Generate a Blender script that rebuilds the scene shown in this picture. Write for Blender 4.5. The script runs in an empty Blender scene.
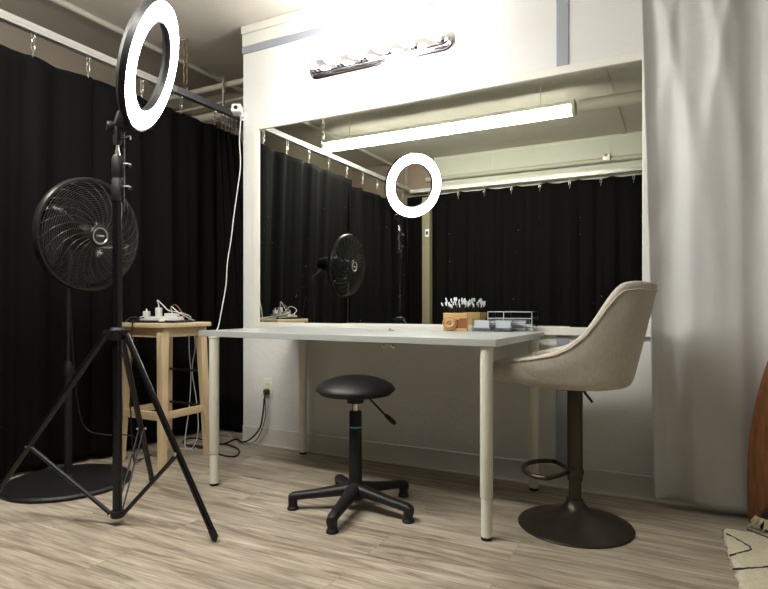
import bpy, bmesh, math, random
from mathutils import Vector, Matrix
random.seed(7)
PI = math.pi
SC = bpy.context.scene
COL = SC.collection
# ------------------------------------------------------------------ camera, world, exposure
YAW = math.radians(27.5); FPX = 568.0; CH = 0.87; HZ = 306.0
cam_d = bpy.data.cameras.new('camera'); cam = bpy.data.objects.new('camera', cam_d); COL.objects.link(cam)
cam.location = (0, 0, CH); cam.rotation_euler = (PI/2, 0, YAW)
cam_d.sensor_width = 36; cam_d.lens = 36*FPX/768; cam_d.shift_y = (HZ-294.5)/768; cam_d.clip_start = 0.02
SC.camera = cam
SC.view_settings.view_transform = 'Standard'; SC.view_settings.look = 'None'
SC.view_settings.gamma = 1; SC.view_settings.use_curve_mapping = False
SC.view_settings.exposure = 1.9
w = bpy.data.worlds.new('world'); SC.world = w; w.use_nodes = True
w.node_tree.nodes['Background'].inputs[0].default_value = (0.6, 0.62, 0.6, 1)
w.node_tree.nodes['Background'].inputs[1].default_value = 0.05
E_BULB, E_RING, E_TUBE = 15.5, 11.0, 20.0

# ------------------------------------------------------------------ pixel -> place helpers (numbers taken from the photo)
def ray(px, py):
    u = (px-384)/FPX; v = (HZ-py)/FPX
    return Vector((-math.sin(YAW)+u*math.cos(YAW), math.cos(YAW)+u*math.sin(YAW), v))
def at_y(px, py, y):
    d = ray(px, py); t = y/d.y; return Vector((d.x*t, y, CH+d.z*t))
def at_x(px, py, x):
    d = ray(px, py); t = x/d.x; return Vector((x, d.y*t, CH+d.z*t))
def at_t(px, py, t):
    d = ray(px, py); return Vector((d.x*t, d.y*t, CH+d.z*t))

# ------------------------------------------------------------------ materials
def lin(c):
    if isinstance(c, str):
        c = [int(c[i:i+2], 16)/255 for i in (0, 2, 4)]
        c = [x/12.92 if x <= .04045 else ((x+.055)/1.055)**2.4 for x in c]
    return (c[0], c[1], c[2], 1)
def mat(name, color, rough=.5, metal=0, noise=0, nscale=20, bump=0, bscale=60, emit=0, trans=0, coat=0, ior=1.45, nstretch=None, spec=None, sheen=0):
    m = bpy.data.materials.new(name); m.use_nodes = True
    nt = m.node_tree; b = nt.nodes['Principled BSDF']
    c = lin(color)
    b.inputs['Base Color'].default_value = c
    b.inputs['Roughness'].default_value = rough; b.inputs['Metallic'].default_value = metal
    b.inputs['IOR'].default_value = ior
    if spec is not None: b.inputs['Specular IOR Level'].default_value = spec
    if coat: b.inputs['Coat Weight'].default_value = coat; b.inputs['Coat Roughness'].default_value = .1
    if trans: b.inputs['Transmission Weight'].default_value = trans
    if sheen: b.inputs['Sheen Weight'].default_value = sheen
    if emit:
        b.inputs['Emission Color'].default_value = c; b.inputs['Emission Strength'].default_value = emit
    tc = nt.nodes.new('ShaderNodeTexCoord'); mp = nt.nodes.new('ShaderNodeMapping')
    nt.links.new(tc.outputs['Object'], mp.inputs[0])
    if nstretch: mp.inputs['Scale'].default_value = nstretch
    if noise:
        n = nt.nodes.new('ShaderNodeTexNoise'); n.inputs['Scale'].default_value = nscale; n.inputs['Detail'].default_value = 4
        r = nt.nodes.new('ShaderNodeMapRange'); r.inputs[3].default_value = 1-noise; r.inputs[4].default_value = 1+noise
        r.inputs[1].default_value = .3; r.inputs[2].default_value = .7
        mx = nt.nodes.new('ShaderNodeVectorMath'); mx.operation = 'SCALE'; mx.inputs[0].default_value = c[:3]
        nt.links.new(mp.outputs[0], n.inputs[0]); nt.links.new(n.outputs[0], r.inputs[0])
        nt.links.new(r.outputs[0], mx.inputs[3]); nt.links.new(mx.outputs[0], b.inputs['Base Color'])
    if bump:
        n2 = nt.nodes.new('ShaderNodeTexNoise'); n2.inputs['Scale'].default_value = bscale; n2.inputs['Detail'].default_value = 5
        bp = nt.nodes.new('ShaderNodeBump'); bp.inputs['Strength'].default_value = bump; bp.inputs['Distance'].default_value = .01
        nt.links.new(mp.outputs[0], n2.inputs[0]); nt.links.new(n2.outputs[0], bp.inputs['Height'])
        nt.links.new(bp.outputs[0], b.inputs['Normal'])
    return m

M = {}
M['wall'] = mat('painted_wall', 'D1D1CE', .75, noise=.02, nscale=3, bump=.25, bscale=35)
M['alcove'] = mat('unpainted_brown_wall', '8A7A6C', .9, noise=.06, nscale=4, bump=.2)
M['ceil'] = mat('painted_ceiling', 'C2BCB0', .85, noise=.03, nscale=2, bump=.15, bscale=25)
M['sidewall'] = mat('taupe_side_wall', '9C9080', .85, noise=.04, nscale=3)
M['base'] = mat('cove_base_vinyl', 'C4C1B7', .5, noise=.02)
M['trimgrey'] = mat('grey_trim', '8F949C', .5)
M['trimwhite'] = mat('white_trim', 'D6D4CC', .5)
M['pipe'] = mat('painted_pipe', 'B5B1A3', .32, noise=.03, nscale=8)
M['soffit'] = mat('cream_green_wall', 'C6C6B8', .6, noise=.03, nscale=3, bump=.1)
M['post'] = mat('olive_beige_post', '827B62', .6, noise=.03)
M['black_cloth'] = mat('black_drape_cloth', (.0030, .0026, .0025), .85, noise=.15, nscale=40, bump=.15, bscale=250, spec=.12)
M['black_plastic'] = mat('black_plastic', (.006, .006, .0063), .5, bump=.05, bscale=200)
M['black_gloss'] = mat('black_gloss_enamel', (.006, .006, .0065), .22)
M['black_vinyl'] = mat('black_seat_vinyl', (.007, .0075, .0085), .48, bump=.06, bscale=180)
M['rim_metal'] = mat('dark_grey_fan_rim', (.022, .02, .018), .35, metal=.3)
M['grille'] = mat('grey_grille_wire', (.05, .047, .042), .35, metal=.4)
M['chrome'] = mat('chrome', (.88, .84, .87), .12, metal=1)
M['steel'] = mat('galvanised_steel', (.55, .54, .5), .3, metal=1, noise=.06)
M['darksteel'] = mat('dull_dark_steel', (.12, .115, .11), .4, metal=1)
M['brass'] = mat('brass_chain', (.34, .26, .13), .45, metal=1)
M['track'] = mat('white_aluminium_track', 'B4B2AE', .3, metal=.3)
M['trackdark'] = mat('grey_aluminium_track', '8E9096', .35, metal=.35)
M['desk'] = mat('pale_grey_laminate', 'A9ACA9', .28, noise=.015, nscale=6)
M['leg'] = mat('cream_white_enamel', 'D9D8CA', .3)
M['pine'] = mat('pale_birch_wood', 'D2BA94', .5, noise=.12, nscale=9, nstretch=(6, 6, .6), bump=.05)
M['pine_h'] = mat('pale_birch_rail', 'D2BA94', .5, noise=.12, nscale=9, nstretch=(.8, 8, 8), bump=.05)
M['bronze'] = mat('dark_bronze_metal', (.06, .05, .038), .36, metal=.75, noise=.05)
M['linen'] = mat('oatmeal_linen', 'B8B1A6', .9, noise=.09, nscale=130, nstretch=(1, 1, .35), bump=.3, bscale=380, sheen=.2)
M['linen_pipe'] = mat('oatmeal_piping', 'C3B9A8', .85, bump=.2, bscale=300)
M['ringlens'] = mat('ring_light_diffuser', (1, .98, .97), .4, emit=E_RING)
M['bulb'] = mat('frosted_lit_bulb', (1, .985, .975), .4, emit=E_BULB)
M['tube'] = mat('lit_tube_lens', (1, .98, .91), .4, emit=E_TUBE)
M['fixture'] = mat('white_enamel_fixture', 'CFCDBF', .4)
M['white_plastic'] = mat('white_plastic', 'E2E2DE', .35)
M['cream_plastic'] = mat('cream_outlet_plastic', 'D8D5C4', .4)
M['slot'] = mat('dark_slot', (.01, .01, .01), .5)
M['white_cord'] = mat('white_cord', 'D5D5D2', .5)
M['black_cord'] = mat('black_cord', (.012, .012, .012), .45)
M['brown_cord'] = mat('copper_brown_cord', (.2, .07, .03), .45)
M['teal'] = mat('teal_band', (.03, .38, .46), .4)
M['orange_wood'] = mat('walnut_wood', '8E5836', .5, noise=.12, nscale=12, nstretch=(1, 5, 5))
M['light_wood'] = mat('beech_wood', 'C9A270', .5, noise=.1, nscale=14, nstretch=(1, 5, 5))
M['white_bristle'] = mat('white_bristle', 'E6EAF0', .6)
M['acrylic'] = mat('clear_acrylic', (.93, .95, .97), .05, trans=1, ior=1.49)
M['edge_glint'] = mat('acrylic_edge_glint', 'C4CACF', .3)  # pale colour painting the light caught on clear acrylic edges
M['lash'] = mat('grey_item_card', '8A8E96', .4, noise=.2, nscale=40)
M['silver_print'] = mat('silver_white_card', 'A3A8AF', .35)
M['wool'] = mat('cream_wool', 'D8CFB4', .95, noise=.08, nscale=60, bump=1, bscale=140)
M['wool_dark'] = mat('charcoal_wool', (.05, .045, .045), .95, bump=.8, bscale=200)
M['red'] = mat('red_plastic', (.35, .02, .02), .4)

def satin():
    m = mat('grey_satin_drape', 'CBCBCA', .40, noise=.02, nscale=8, bump=.3, bscale=14, sheen=.1)
    return m
M['satin'] = satin()

def floor_mat():
    m = bpy.data.materials.new('greige_oak_planks'); m.use_nodes = True
    nt = m.node_tree; N = nt.nodes; L = nt.links; b = N['Principled BSDF']
    tc = N.new('ShaderNodeTexCoord')
    br = N.new('ShaderNodeTexBrick'); br.offset = .37; br.inputs['Scale'].default_value = 1
    br.inputs['Brick Width'].default_value = 1.22; br.inputs['Row Height'].default_value = .18
    br.inputs['Mortar Size'].default_value = .0012; br.inputs['Mortar Smooth'].default_value = .1
    br.inputs['Color1'].default_value = (0, 0, 0, 1); br.inputs['Color2'].default_value = (1, 1, 1, 1)
    br.inputs['Mortar'].default_value = (.5, .5, .5, 1)
    mp0 = N.new('ShaderNodeMapping'); mp0.inputs['Location'].default_value = (.52, .06, 0)
    L.new(tc.outputs['Object'], mp0.inputs[0]); L.new(mp0.outputs[0], br.inputs[0])
    # grain, offset per plank
    off = N.new('ShaderNodeVectorMath'); off.operation = 'SCALE'; off.inputs[3].default_value = 37
    L.new(br.outputs['Color'], off.inputs[0])
    ad = N.new('ShaderNodeVectorMath'); ad.operation = 'ADD'
    L.new(tc.outputs['Object'], ad.inputs[0]); L.new(off.outputs[0], ad.inputs[1])
    mp = N.new('ShaderNodeMapping'); mp.inputs['Scale'].default_value = (1.1, 11, 1); L.new(ad.outputs[0], mp.inputs[0])
    n1 = N.new('ShaderNodeTexNoise'); n1.inputs['Scale'].default_value = 1.5; n1.inputs['Detail'].default_value = 8; n1.inputs['Roughness'].default_value = .62; n1.inputs['Distortion'].default_value = 1.6
    L.new(mp.outputs[0], n1.inputs[0])
    mp2 = N.new('ShaderNodeMapping'); mp2.inputs['Scale'].default_value = (3, 55, 1); L.new(ad.outputs[0], mp2.inputs[0])
    n2 = N.new('ShaderNodeTexNoise'); n2.inputs['Scale'].default_value = 2; n2.inputs['Detail'].default_value = 5; L.new(mp2.outputs[0], n2.inputs[0])
    cr = N.new('ShaderNodeValToRGB'); e = cr.color_ramp.elements
    e[0].position = .28; e[0].color = lin('6A5E4E'); e[1].position = .72; e[1].color = lin('BDB3A2')
    x = e.new(.42); x.color = lin('8F8373'); x = e.new(.52); x.color = lin('A59988'); x = e.new(.6); x.color = lin('B0A594')
    L.new(n1.outputs[0], cr.inputs[0])
    mr = N.new('ShaderNodeMapRange'); mr.inputs[1].default_value = .3; mr.inputs[2].default_value = .7; mr.inputs[3].default_value = .78; mr.inputs[4].default_value = 1.16
    L.new(n2.outputs[0], mr.inputs[0])
    sc = N.new('ShaderNodeVectorMath'); sc.operation = 'SCALE'; L.new(cr.outputs[0], sc.inputs[0]); L.new(mr.outputs[0], sc.inputs[3])
    mr2 = N.new('ShaderNodeMapRange'); mr2.inputs[3].default_value = .9; mr2.inputs[4].default_value = 1.12
    sp = N.new('ShaderNodeSeparateXYZ'); L.new(br.outputs['Color'], sp.inputs[0]); L.new(sp.outputs[0], mr2.inputs[0])
    sc2 = N.new('ShaderNodeVectorMath'); sc2.operation = 'SCALE'; L.new(sc.outputs[0], sc2.inputs[0]); L.new(mr2.outputs[0], sc2.inputs[3])
    mx = N.new('ShaderNodeMix'); mx.data_type = 'RGBA'; L.new(br.outputs['Fac'], mx.inputs['Factor'])
    L.new(sc2.outputs[0], mx.inputs[6]); mx.inputs[7].default_value = lin('877A69')
    L.new(mx.outputs[2], b.inputs['Base Color'])
    b.inputs['Roughness'].default_value = .42
    bp = N.new('ShaderNodeBump'); bp.inputs['Strength'].default_value = .15; bp.inputs['Distance'].default_value = .004
    L.new(n2.outputs[0], bp.inputs['Height']); L.new(bp.outputs[0], b.inputs['Normal'])
    return m
M['floor'] = floor_mat()

def mirror_mat():
    m = bpy.data.materials.new('dusty_mirror_silver'); m.use_nodes = True
    nt = m.node_tree; N = nt.nodes; L = nt.links; b = N['Principled BSDF']
    b.inputs['Base Color'].default_value = (.80, .84, .77, 1); b.inputs['Metallic'].default_value = 1; b.inputs['Roughness'].default_value = .0
    tc = N.new('ShaderNodeTexCoord')
    vo = N.new('ShaderNodeTexVoronoi'); vo.inputs['Scale'].default_value = 45; L.new(tc.outputs['Object'], vo.inputs[0])
    lt = N.new('ShaderNodeMath'); lt.operation = 'LESS_THAN'; lt.inputs[1].default_value = .06; L.new(vo.outputs['Distance'], lt.inputs[0])
    no = N.new('ShaderNodeTexNoise'); no.inputs['Scale'].default_value = 7; L.new(tc.outputs['Object'], no.inputs[0])
    gt = N.new('ShaderNodeMath'); gt.operation = 'GREATER_THAN'; gt.inputs[1].default_value = .6; L.new(no.outputs[0], gt.inputs[0])
    mu = N.new('ShaderNodeMath'); mu.operation = 'MULTIPLY'; L.new(lt.outputs[0], mu.inputs[0]); L.new(gt.outputs[0], mu.inputs[1])
    d = N.new('ShaderNodeBsdfDiffuse'); d.inputs[0].default_value = (.8, .8, .8, 1)
    ms = N.new('ShaderNodeMixShader'); L.new(mu.outputs[0], ms.inputs[0]); L.new(b.outputs[0], ms.inputs[1]); L.new(d.outputs[0], ms.inputs[2])
    L.new(ms.outputs[0], N['Material Output'].inputs[0])
    return m
M['mirror'] = mirror_mat()

def hide_mat():
    m = bpy.data.materials.new('brindled_cowhide'); m.use_nodes = True
    nt = m.node_tree; N = nt.nodes; L = nt.links; b = N['Principled BSDF']
    tc = N.new('ShaderNodeTexCoord'); sp = N.new('ShaderNodeSeparateXYZ'); L.new(tc.outputs['Object'], sp.inputs[0])
    no = N.new('ShaderNodeTexNoise'); no.inputs['Scale'].default_value = 6; no.inputs['Detail'].default_value = 5; L.new(tc.outputs['Object'], no.inputs[0])
    a = N.new('ShaderNodeMath'); a.operation = 'MULTIPLY_ADD'; a.inputs[1].default_value = .25; L.new(no.outputs[0], a.inputs[0]); L.new(sp.outputs[2], a.inputs[2])
    s = N.new('ShaderNodeMath'); s.operation = 'MULTIPLY_ADD'; s.inputs[1].default_value = -1.1; L.new(sp.outputs[0], s.inputs[0]); L.new(a.outputs[0], s.inputs[2])
    cr = N.new('ShaderNodeValToRGB'); e = cr.color_ramp.elements
    e[0].position = .0; e[0].color = lin('C9B792'); e[1].position = 1; e[1].color = lin('7C4E28')
    for p, c in ((.36, 'C9B792'), (.40, '1E120C'), (.50, '2A170E'), (.53, '6A4020'), (.75, '7C4E28')):
        x = e.new(p); x.color = lin(c)
    L.new(s.outputs[0], cr.inputs[0])
    n3 = N.new('ShaderNodeTexNoise'); n3.inputs['Scale'].default_value = 90; mp = N.new('ShaderNodeMapping'); mp.inputs['Scale'].default_value = (1, 1, .15)
    L.new(tc.outputs['Object'], mp.inputs[0]); L.new(mp.outputs[0], n3.inputs[0])
    r = N.new('ShaderNodeMapRange'); r.inputs[1].default_value = .3; r.inputs[2].default_value = .7; r.inputs[3].default_value = .7; r.inputs[4].default_value = 1.3; L.new(n3.outputs[0], r.inputs[0])
    v = N.new('ShaderNodeVectorMath'); v.operation = 'SCALE'; L.new(cr.outputs[0], v.inputs[0]); L.new(r.outputs[0], v.inputs[3])
    L.new(v.outputs[0], b.inputs['Base Color']); b.inputs['Roughness'].default_value = .7
    bp = N.new('ShaderNodeBump'); bp.inputs['Strength'].default_value = .6; bp.inputs['Distance'].default_value = .01
    L.new(n3.outputs[0], bp.inputs['Height']); L.new(bp.outputs[0], b.inputs['Normal'])
    return m
M['hide'] = hide_mat()

# ------------------------------------------------------------------ mesh helpers
class G:
    """collects shapes, build() links them as one mesh object"""
    def __init__(s): s.v = []; s.f = []; s.sm = []
    def add(s, vs, fs, smooth=False, mtx=None):
        n = len(s.v)
        for p in vs:
            p = Vector(p)
            if mtx is not None: p = mtx @ p
            s.v.append(p)
        for f in fs: s.f.append([i+n for i in f]); s.sm.append(smooth)
        return s
    def box(s, a, b, mtx=None, bev=0):
        if bev:
            bm = bmesh.new(); bmesh.ops.create_cube(bm, size=1)
            for v in bm.verts: v.co = Vector([(a[i]+b[i])/2+v.co[i]*(b[i]-a[i]) for i in range(3)])
            bmesh.ops.bevel(bm, geom=bm.edges[:], offset=bev, segments=2, affect='EDGES', profile=.6)
            bm.verts.ensure_lookup_table()
            s.add([v.co[:] for v in bm.verts], [[v.index for v in f.verts] for f in bm.faces], False, mtx); bm.free(); return s
        x0, y0, z0 = a; x1, y1, z1 = b
        vs = [(x0,y0,z0),(x1,y0,z0),(x1,y1,z0),(x0,y1,z0),(x0,y0,z1),(x1,y0,z1),(x1,y1,z1),(x0,y1,z1)]
        return s.add(vs, [(0,3,2,1),(4,5,6,7),(0,1,5,4),(1,2,6,5),(2,3,7,6),(3,0,4,7)], False, mtx)
    def tube(s, pts, r, n=10, closed=False, caps=True, mtx=None, sx=1):
        pts = [Vector(p) for p in pts]; m = len(pts)
        rs = r if isinstance(r, (list, tuple)) else [r]*m
        vs = []; fs = []; prev = None
        for i, p in enumerate(pts):
            a = pts[i-1] if (i > 0 or closed) else pts[i]; b = pts[(i+1) % m] if (i < m-1 or closed) else pts[i]
            t = (b-a); t = t.normalized() if t.length > 1e-9 else Vector((0,0,1))
            if prev is None: u = t.orthogonal().normalized()
            else:
                u = prev-t*prev.dot(t); u = u.normalized() if u.length > 1e-6 else t.orthogonal().normalized()
            prev = u; v = t.cross(u)
            for k in range(n):
                an = 2*PI*k/n; vs.append(p+(u*math.cos(an)*sx+v*math.sin(an))*rs[i])
        for i in range(m if closed else m-1):
            j = (i+1) % m
            for k in range(n):
                k2 = (k+1) % n; fs.append((i*n+k, i*n+k2, j*n+k2, j*n+k))
        if caps and not closed:
            fs.append(tuple(range(n))[::-1]); fs.append(tuple((m-1)*n+k for k in range(n)))
        return s.add(vs, fs, True, mtx)
    def lathe(s, prof, n=32, mtx=None, ell=1.0):
        """prof: (radius, z) list, around z"""
        vs = []; fs = []; m = len(prof)
        for r, z in prof:
            for k in range(n):
                a = 2*PI*k/n; vs.append((r*math.cos(a), r*math.sin(a)*ell, z))
        for i in range(m-1):
            for k in range(n):
                k2 = (k+1) % n; fs.append((i*n+k, i*n+k2, (i+1)*n+k2, (i+1)*n+k))
        ring = abs(prof[0][0]-prof[-1][0]) < 1e-9 and abs(prof[0][1]-prof[-1][1]) < 1e-9
        if prof[0][0] > 1e-6 and not ring: fs.append(tuple(range(n))[::-1])
        if prof[-1][0] > 1e-6 and not ring: fs.append(tuple((m-1)*n+k for k in range(n)))
        return s.add(vs, fs, True, mtx)
    def prism(s, poly, y0, y1, mtx=None):
        """poly in xz, extruded along y"""
        n = len(poly); vs = [(x, y0, z) for x, z in poly]+[(x, y1, z) for x, z in poly]
        fs = [tuple(range(n)), tuple(range(2*n-1, n-1, -1))]+[((i+1) % n, i, n+i, n+(i+1) % n) for i in range(n)]
        return s.add(vs, fs, False, mtx)
    def build(s, name, m, parent=None, bevel=0, subsurf=0, angle=35, solid=0):
        me = bpy.data.meshes.new(name); me.from_pydata([v[:] for v in s.v], [], s.f); me.validate()
        bm = bmesh.new(); bm.from_mesh(me); bmesh.ops.remove_doubles(bm, verts=bm.verts, dist=1e-6)
        bmesh.ops.recalc_face_normals(bm, faces=bm.faces); bm.to_mesh(me); bm.free()
        for p in me.polygons: p.use_smooth = True
        try: me.set_sharp_from_angle(angle=math.radians(angle))
        except Exception: pass
        me.materials.append(m)
        o = bpy.data.objects.new(name, me); COL.objects.link(o)
        if solid: k = o.modifiers.new('thickness', 'SOLIDIFY'); k.thickness = solid; k.offset = 0
        if bevel: k = o.modifiers.new('bevel', 'BEVEL'); k.width = bevel; k.segments = 2; k.limit_method = 'ANGLE'
        if subsurf: k = o.modifiers.new('smooth', 'SUBSURF'); k.levels = subsurf; k.render_levels = subsurf
        if parent: o.parent = parent
        return o
def T(x=0, y=0, z=0): return Matrix.Translation((x, y, z))
def Rz(a): return Matrix.Rotation(a, 4, 'Z')
def Rx(a): return Matrix.Rotation(a, 4, 'X')
def Ry(a): return Matrix.Rotation(a, 4, 'Y')
def along(p, d):
    """matrix taking local z to direction d at p"""
    return Matrix.Translation(p) @ Vector((0,0,1)).rotation_difference(Vector(d)).to_matrix().to_4x4()
def thing(name, label, cat, loc=(0,0,0), rz=0, group=None):
    o = bpy.data.objects.new(name, None); o.empty_display_size = .05; COL.objects.link(o)
    o.location = loc; o.rotation_euler = (0,0,rz); o['label'] = label; o['category'] = cat
    if group: o['group'] = group
    return o
def tag(o, label, cat, group=None):
    o['label'] = label; o['category'] = cat
    if group: o['group'] = group
    return o
def struct(o): o['kind'] = 'structure'; return o
def dup(root, loc=None, rz=None, label=None):
    r = root.copy(); COL.objects.link(r)
    if loc is not None: r.location = loc
    if rz is not None: r.rotation_euler = (0,0,rz)
    if label: r['label'] = label
    for ch in list(root.children):
        c = ch.copy(); COL.objects.link(c); c.parent = r
        for g in ch.children: d = g.copy(); COL.objects.link(d); d.parent = c
    return r
def spline(pts, n=8):
    pts = [Vector(p) for p in pts]; out = []
    for i in range(len(pts)-1):
        p0 = pts[max(i-1,0)]; p1 = pts[i]; p2 = pts[i+1]; p3 = pts[min(i+2,len(pts)-1)]
        for k in range(n):
            t = k/n; out.append(.5*((2*p1)+(p2-p0)*t+(2*p0-5*p1+4*p2-p3)*t*t+(3*p1-p0-3*p2+p3)*t**3))
    out.append(pts[-1]); return out
def move_origin(o, loc):
    """put a single-mesh thing's origin at its base"""
    loc = Vector(loc); o.data.transform(Matrix.Translation(-loc)); o.location = loc

# ------------------------------------------------------------------ room
YW = 2.81; CZ = 2.65; XL = -3.75; XR = 1.9; YB = -0.74; YA = 3.6; XE = -2.478
struct(G().box((XL-.1, YB-.1, -.1), (XR+.1, YA+.1, 0)).build('floor', M['floor']))
struct(G().box((XL-.1, YB-.1, CZ), (XR+.1, YA+.1, CZ+.1)).build('ceiling', M['ceil']))
struct(G().box((XE, YW, 0), (XR+.1, YW+.14, CZ)).build('wall_mirror', M['wall']))
struct(G().box((XL-.1, YB-.1, 0), (XL, YA+.1, CZ)).build('wall_left', M['sidewall']))
struct(G().box((XR, YB-.1, 0), (XR+.1, YW, CZ)).build('wall_right', M['wall']))
struct(G().box((-2.62, YB-.1, 0), (XR, YB, CZ)).build('wall_back', M['soffit']))
struct(G().box((XL, YB-.1, 0), (-2.62, YB, CZ)).build('wall_back_corner', M['alcove']))
struct(G().box((XL, YA, 0), (XR, YA+.1, CZ)).build('wall_alcove', M['alcove']))
struct(G().box((XR, YW+.14, 0), (XR+.1, YA, CZ)).build('wall_alcove_end', M['alcove']))
# cove base with a small rounded lip
g = G()
prof = [(YW, 0), (YW-.016, 0), (YW-.013, .006), (YW-.006, .02), (YW-.006, .104), (YW-.003, .108), (YW, .108)]
g.add([(XE, y, z) for y, z in prof]+[(XR, y, z) for y, z in prof],
      [tuple(range(7)), tuple(range(13, 6, -1))]+[(i, (i+1) % 7, 7+(i+1) % 7, 7+i) for i in range(7)])
struct(g.build('baseboard_mirror_wall', M['base']))
struct(G().box((XE, YW-.004, 0), (XR, YW-.018, .008)).build('trim_1', M['trimwhite']))
struct(G().box((XE-.006, YW-.007, 2.478), (XR, YW, 2.522)).build('trim_2', M['trimgrey'], bevel=.002))
struct(G().box((XE-.001, YW-.012, 2.522), (XR, YW, 2.60)).box((XE-.002, YW-.022, 2.60), (XR, YW, CZ)).build('trim_3', M['trimwhite'], bevel=.004))
struct(G().box((-.526, YW-.006, .108), (-.468, YW, .75)).box((-.526, YW-.006, 2.0), (-.468, YW, 2.478)).build('trim_4', M['trimgrey'], bevel=.002))
tag(G().tube([(-3.18, YB, CZ-.02), (-3.18, YA, CZ-.02)], .02, 12).build('ceiling_conduit', M['pipe']), 'white conduit running along the ceiling over the left black curtain', 'pipe')
# seams on the back wall above the curtain, seen in the mirror
g = G().box((-1.9, YB, 2.44), (-1.892, YB+.006, 2.63))
g.box((-.3, YB, 2.3), (-.292, YB+.006, 2.63)); g.box((-2.62, YB, 2.62), (XR, YB+.008, 2.628))
struct(g.build('trim_6', M['trimwhite']))
struct(G().box((-.53, YB, CZ-.006), (-.485, YW, CZ)).build('trim_7', M['ceil']))

# ------------------------------------------------------------------ pipes and ceiling things
g = G().tube([(-.70, .93, 2.435), (XR, .93, 2.435)], .052, 20)
for x in (.6, 1.5): g.box((x-.012, .92, 2.51), (x+.012, .94, CZ))
tag(g.build('round_duct', M['pipe']), 'thick round white pipe continuing past the end of the tube light', 'pipe')
g = G().tube([(-2.7, YB+.045, 2.385), (XR, YB+.045, 2.385)], .027, 14)
for x in (-2.2, -.9, .5): g.box((x-.01, YB, 2.375), (x+.01, YB+.03, 2.395))
tag(g.build('water_pipe', M['pipe']), 'painted pipe on the back wall above the reflected curtain', 'pipe')
jb = thing('junction_box', 'small metal box with a red mark on the back wall pipe', 'electrical box', (-.67, YB+.075, 2.40))
G().box((-.035, -.01, -.03), (.035, .02, .04)).build('box_body', M['steel'], jb, bevel=.003)
G().box((-.015, .02, .01), (.012, .026, .03)).build('red_mark', M['red'], jb)
for px, y, z, r, lb in ((0, 3.15, 2.485, .022, 'upper of the pale pipes above the black curtain in the alcove'),
                        (0, 3.25, 2.41, .010, 'thinnest of the pale pipes, between two thicker ones in the alcove'),
                        (0, 3.35, 2.365, .034, 'lowest and thickest pale pipe just above the black curtain top')):
    tag(G().tube([(XL, y, z), (-1.0, y, z)], r, 14).build('overhead_pipe', M['pipe']), lb, 'pipe', 'pipes behind the wall end')
g = G().tube([(-2.92, 3.10, 2.28), (-2.92, 3.10, 2.52)], .008, 8).tube([(-2.92, 3.10, 2.515), (-3.13, 3.12, 2.64), (-3.15, 3.12, 2.65)], .008, 8)
g.lathe([(0.02, 0), (.02, .006), (.0, .008)], 12, T(-2.92, 3.10, 2.515)).lathe([(.012, 0), (.012, .03)], 10, T(-2.92, 3.10, 2.40))
tag(g.build('hanger_rod', M['steel']), 'metal hanger rod with a side arm holding the track end', 'bracket')

# lit ceiling fixture (reflected in the mirror)
fx = thing('fluorescent_light', 'long lit white fluorescent ceiling light, seen in the mirror', 'ceiling light', (-1.90, .93, 2.395))
G().box((-1.16, -.074, .045), (1.16, .074, .078), bev=.008).build('housing', M['fixture'], fx)
pr = [(-.068, .045)]+[(-.07*math.cos(a*PI/8), .03-.05*math.sin(a*PI/8)) for a in range(9)]+[(.068, .045)]
G().prism([(p[0], p[1]) for p in pr], -1.15, 1.15, Rz(PI/2)).build('diffuser', M['tube'], fx)
for s in (-1, 1):
    g = G(); q = [(-.075, .09)]+[(-.075*math.cos(a*PI/8), .03-.056*math.sin(a*PI/8)) for a in range(9)]+[(.075, .09)]
    g.prism(q, -.012, .012, T(s*1.16, 0, 0) @ Rz(PI/2)); g.build('end_cap', M['fixture'], fx)
for s in (-1, 1): G().tube([(s*.9, 0, .075), (s*.9, 0, CZ-2.395)], .005, 8).build('mounting_bracket', M['fixture'], fx)

# ------------------------------------------------------------------ curtain track, chains, hooks
TX = -2.92
def track(name, a, b, m, label):
    a = Vector(a); b = Vector(b); d = (b-a).normalized(); n = Vector((-d.y, d.x, 0)); L = (b-a).length
    mt = Matrix.Translation(a) @ Matrix(((d.x, n.x, 0, 0), (d.y, n.y, 0, 0), (d.z, 0, 1, 0), (0, 0, 0, 1)))
    g = G()
    for s in (-1, 1):
        g.box((0, s*.02-.002, -.02), (L, s*.02+.002, .02), mt); g.box((0, min(s*.02, s*.008), -.021), (L, max(s*.02, s*.008), -.017), mt)
        g.box((0, s*.0225-.001, -.004), (L, s*.0225+.001, .004), mt)
    g.box((0, -.02, .016), (L, .02, .02), mt)
    return tag(g.build(name, m), label, 'curtain track')
track('curtain_track', (TX, YB+.06, 2.28), (TX, 2.66, 2.28), M['track'], 'white metal curtain track above the long black side curtains')
track('curtain_track', (TX, 2.665, 2.28), (TX, 3.34, 2.28), M['trackdark'], 'dark grey curtain track section at the far end near the wall camera')
track('curtain_track', (TX+.03, YB+.09, 2.25), (XR, YB+.09, 2.25), M['track'], 'white curtain track over the back curtain, seen in the mirror')

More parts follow.
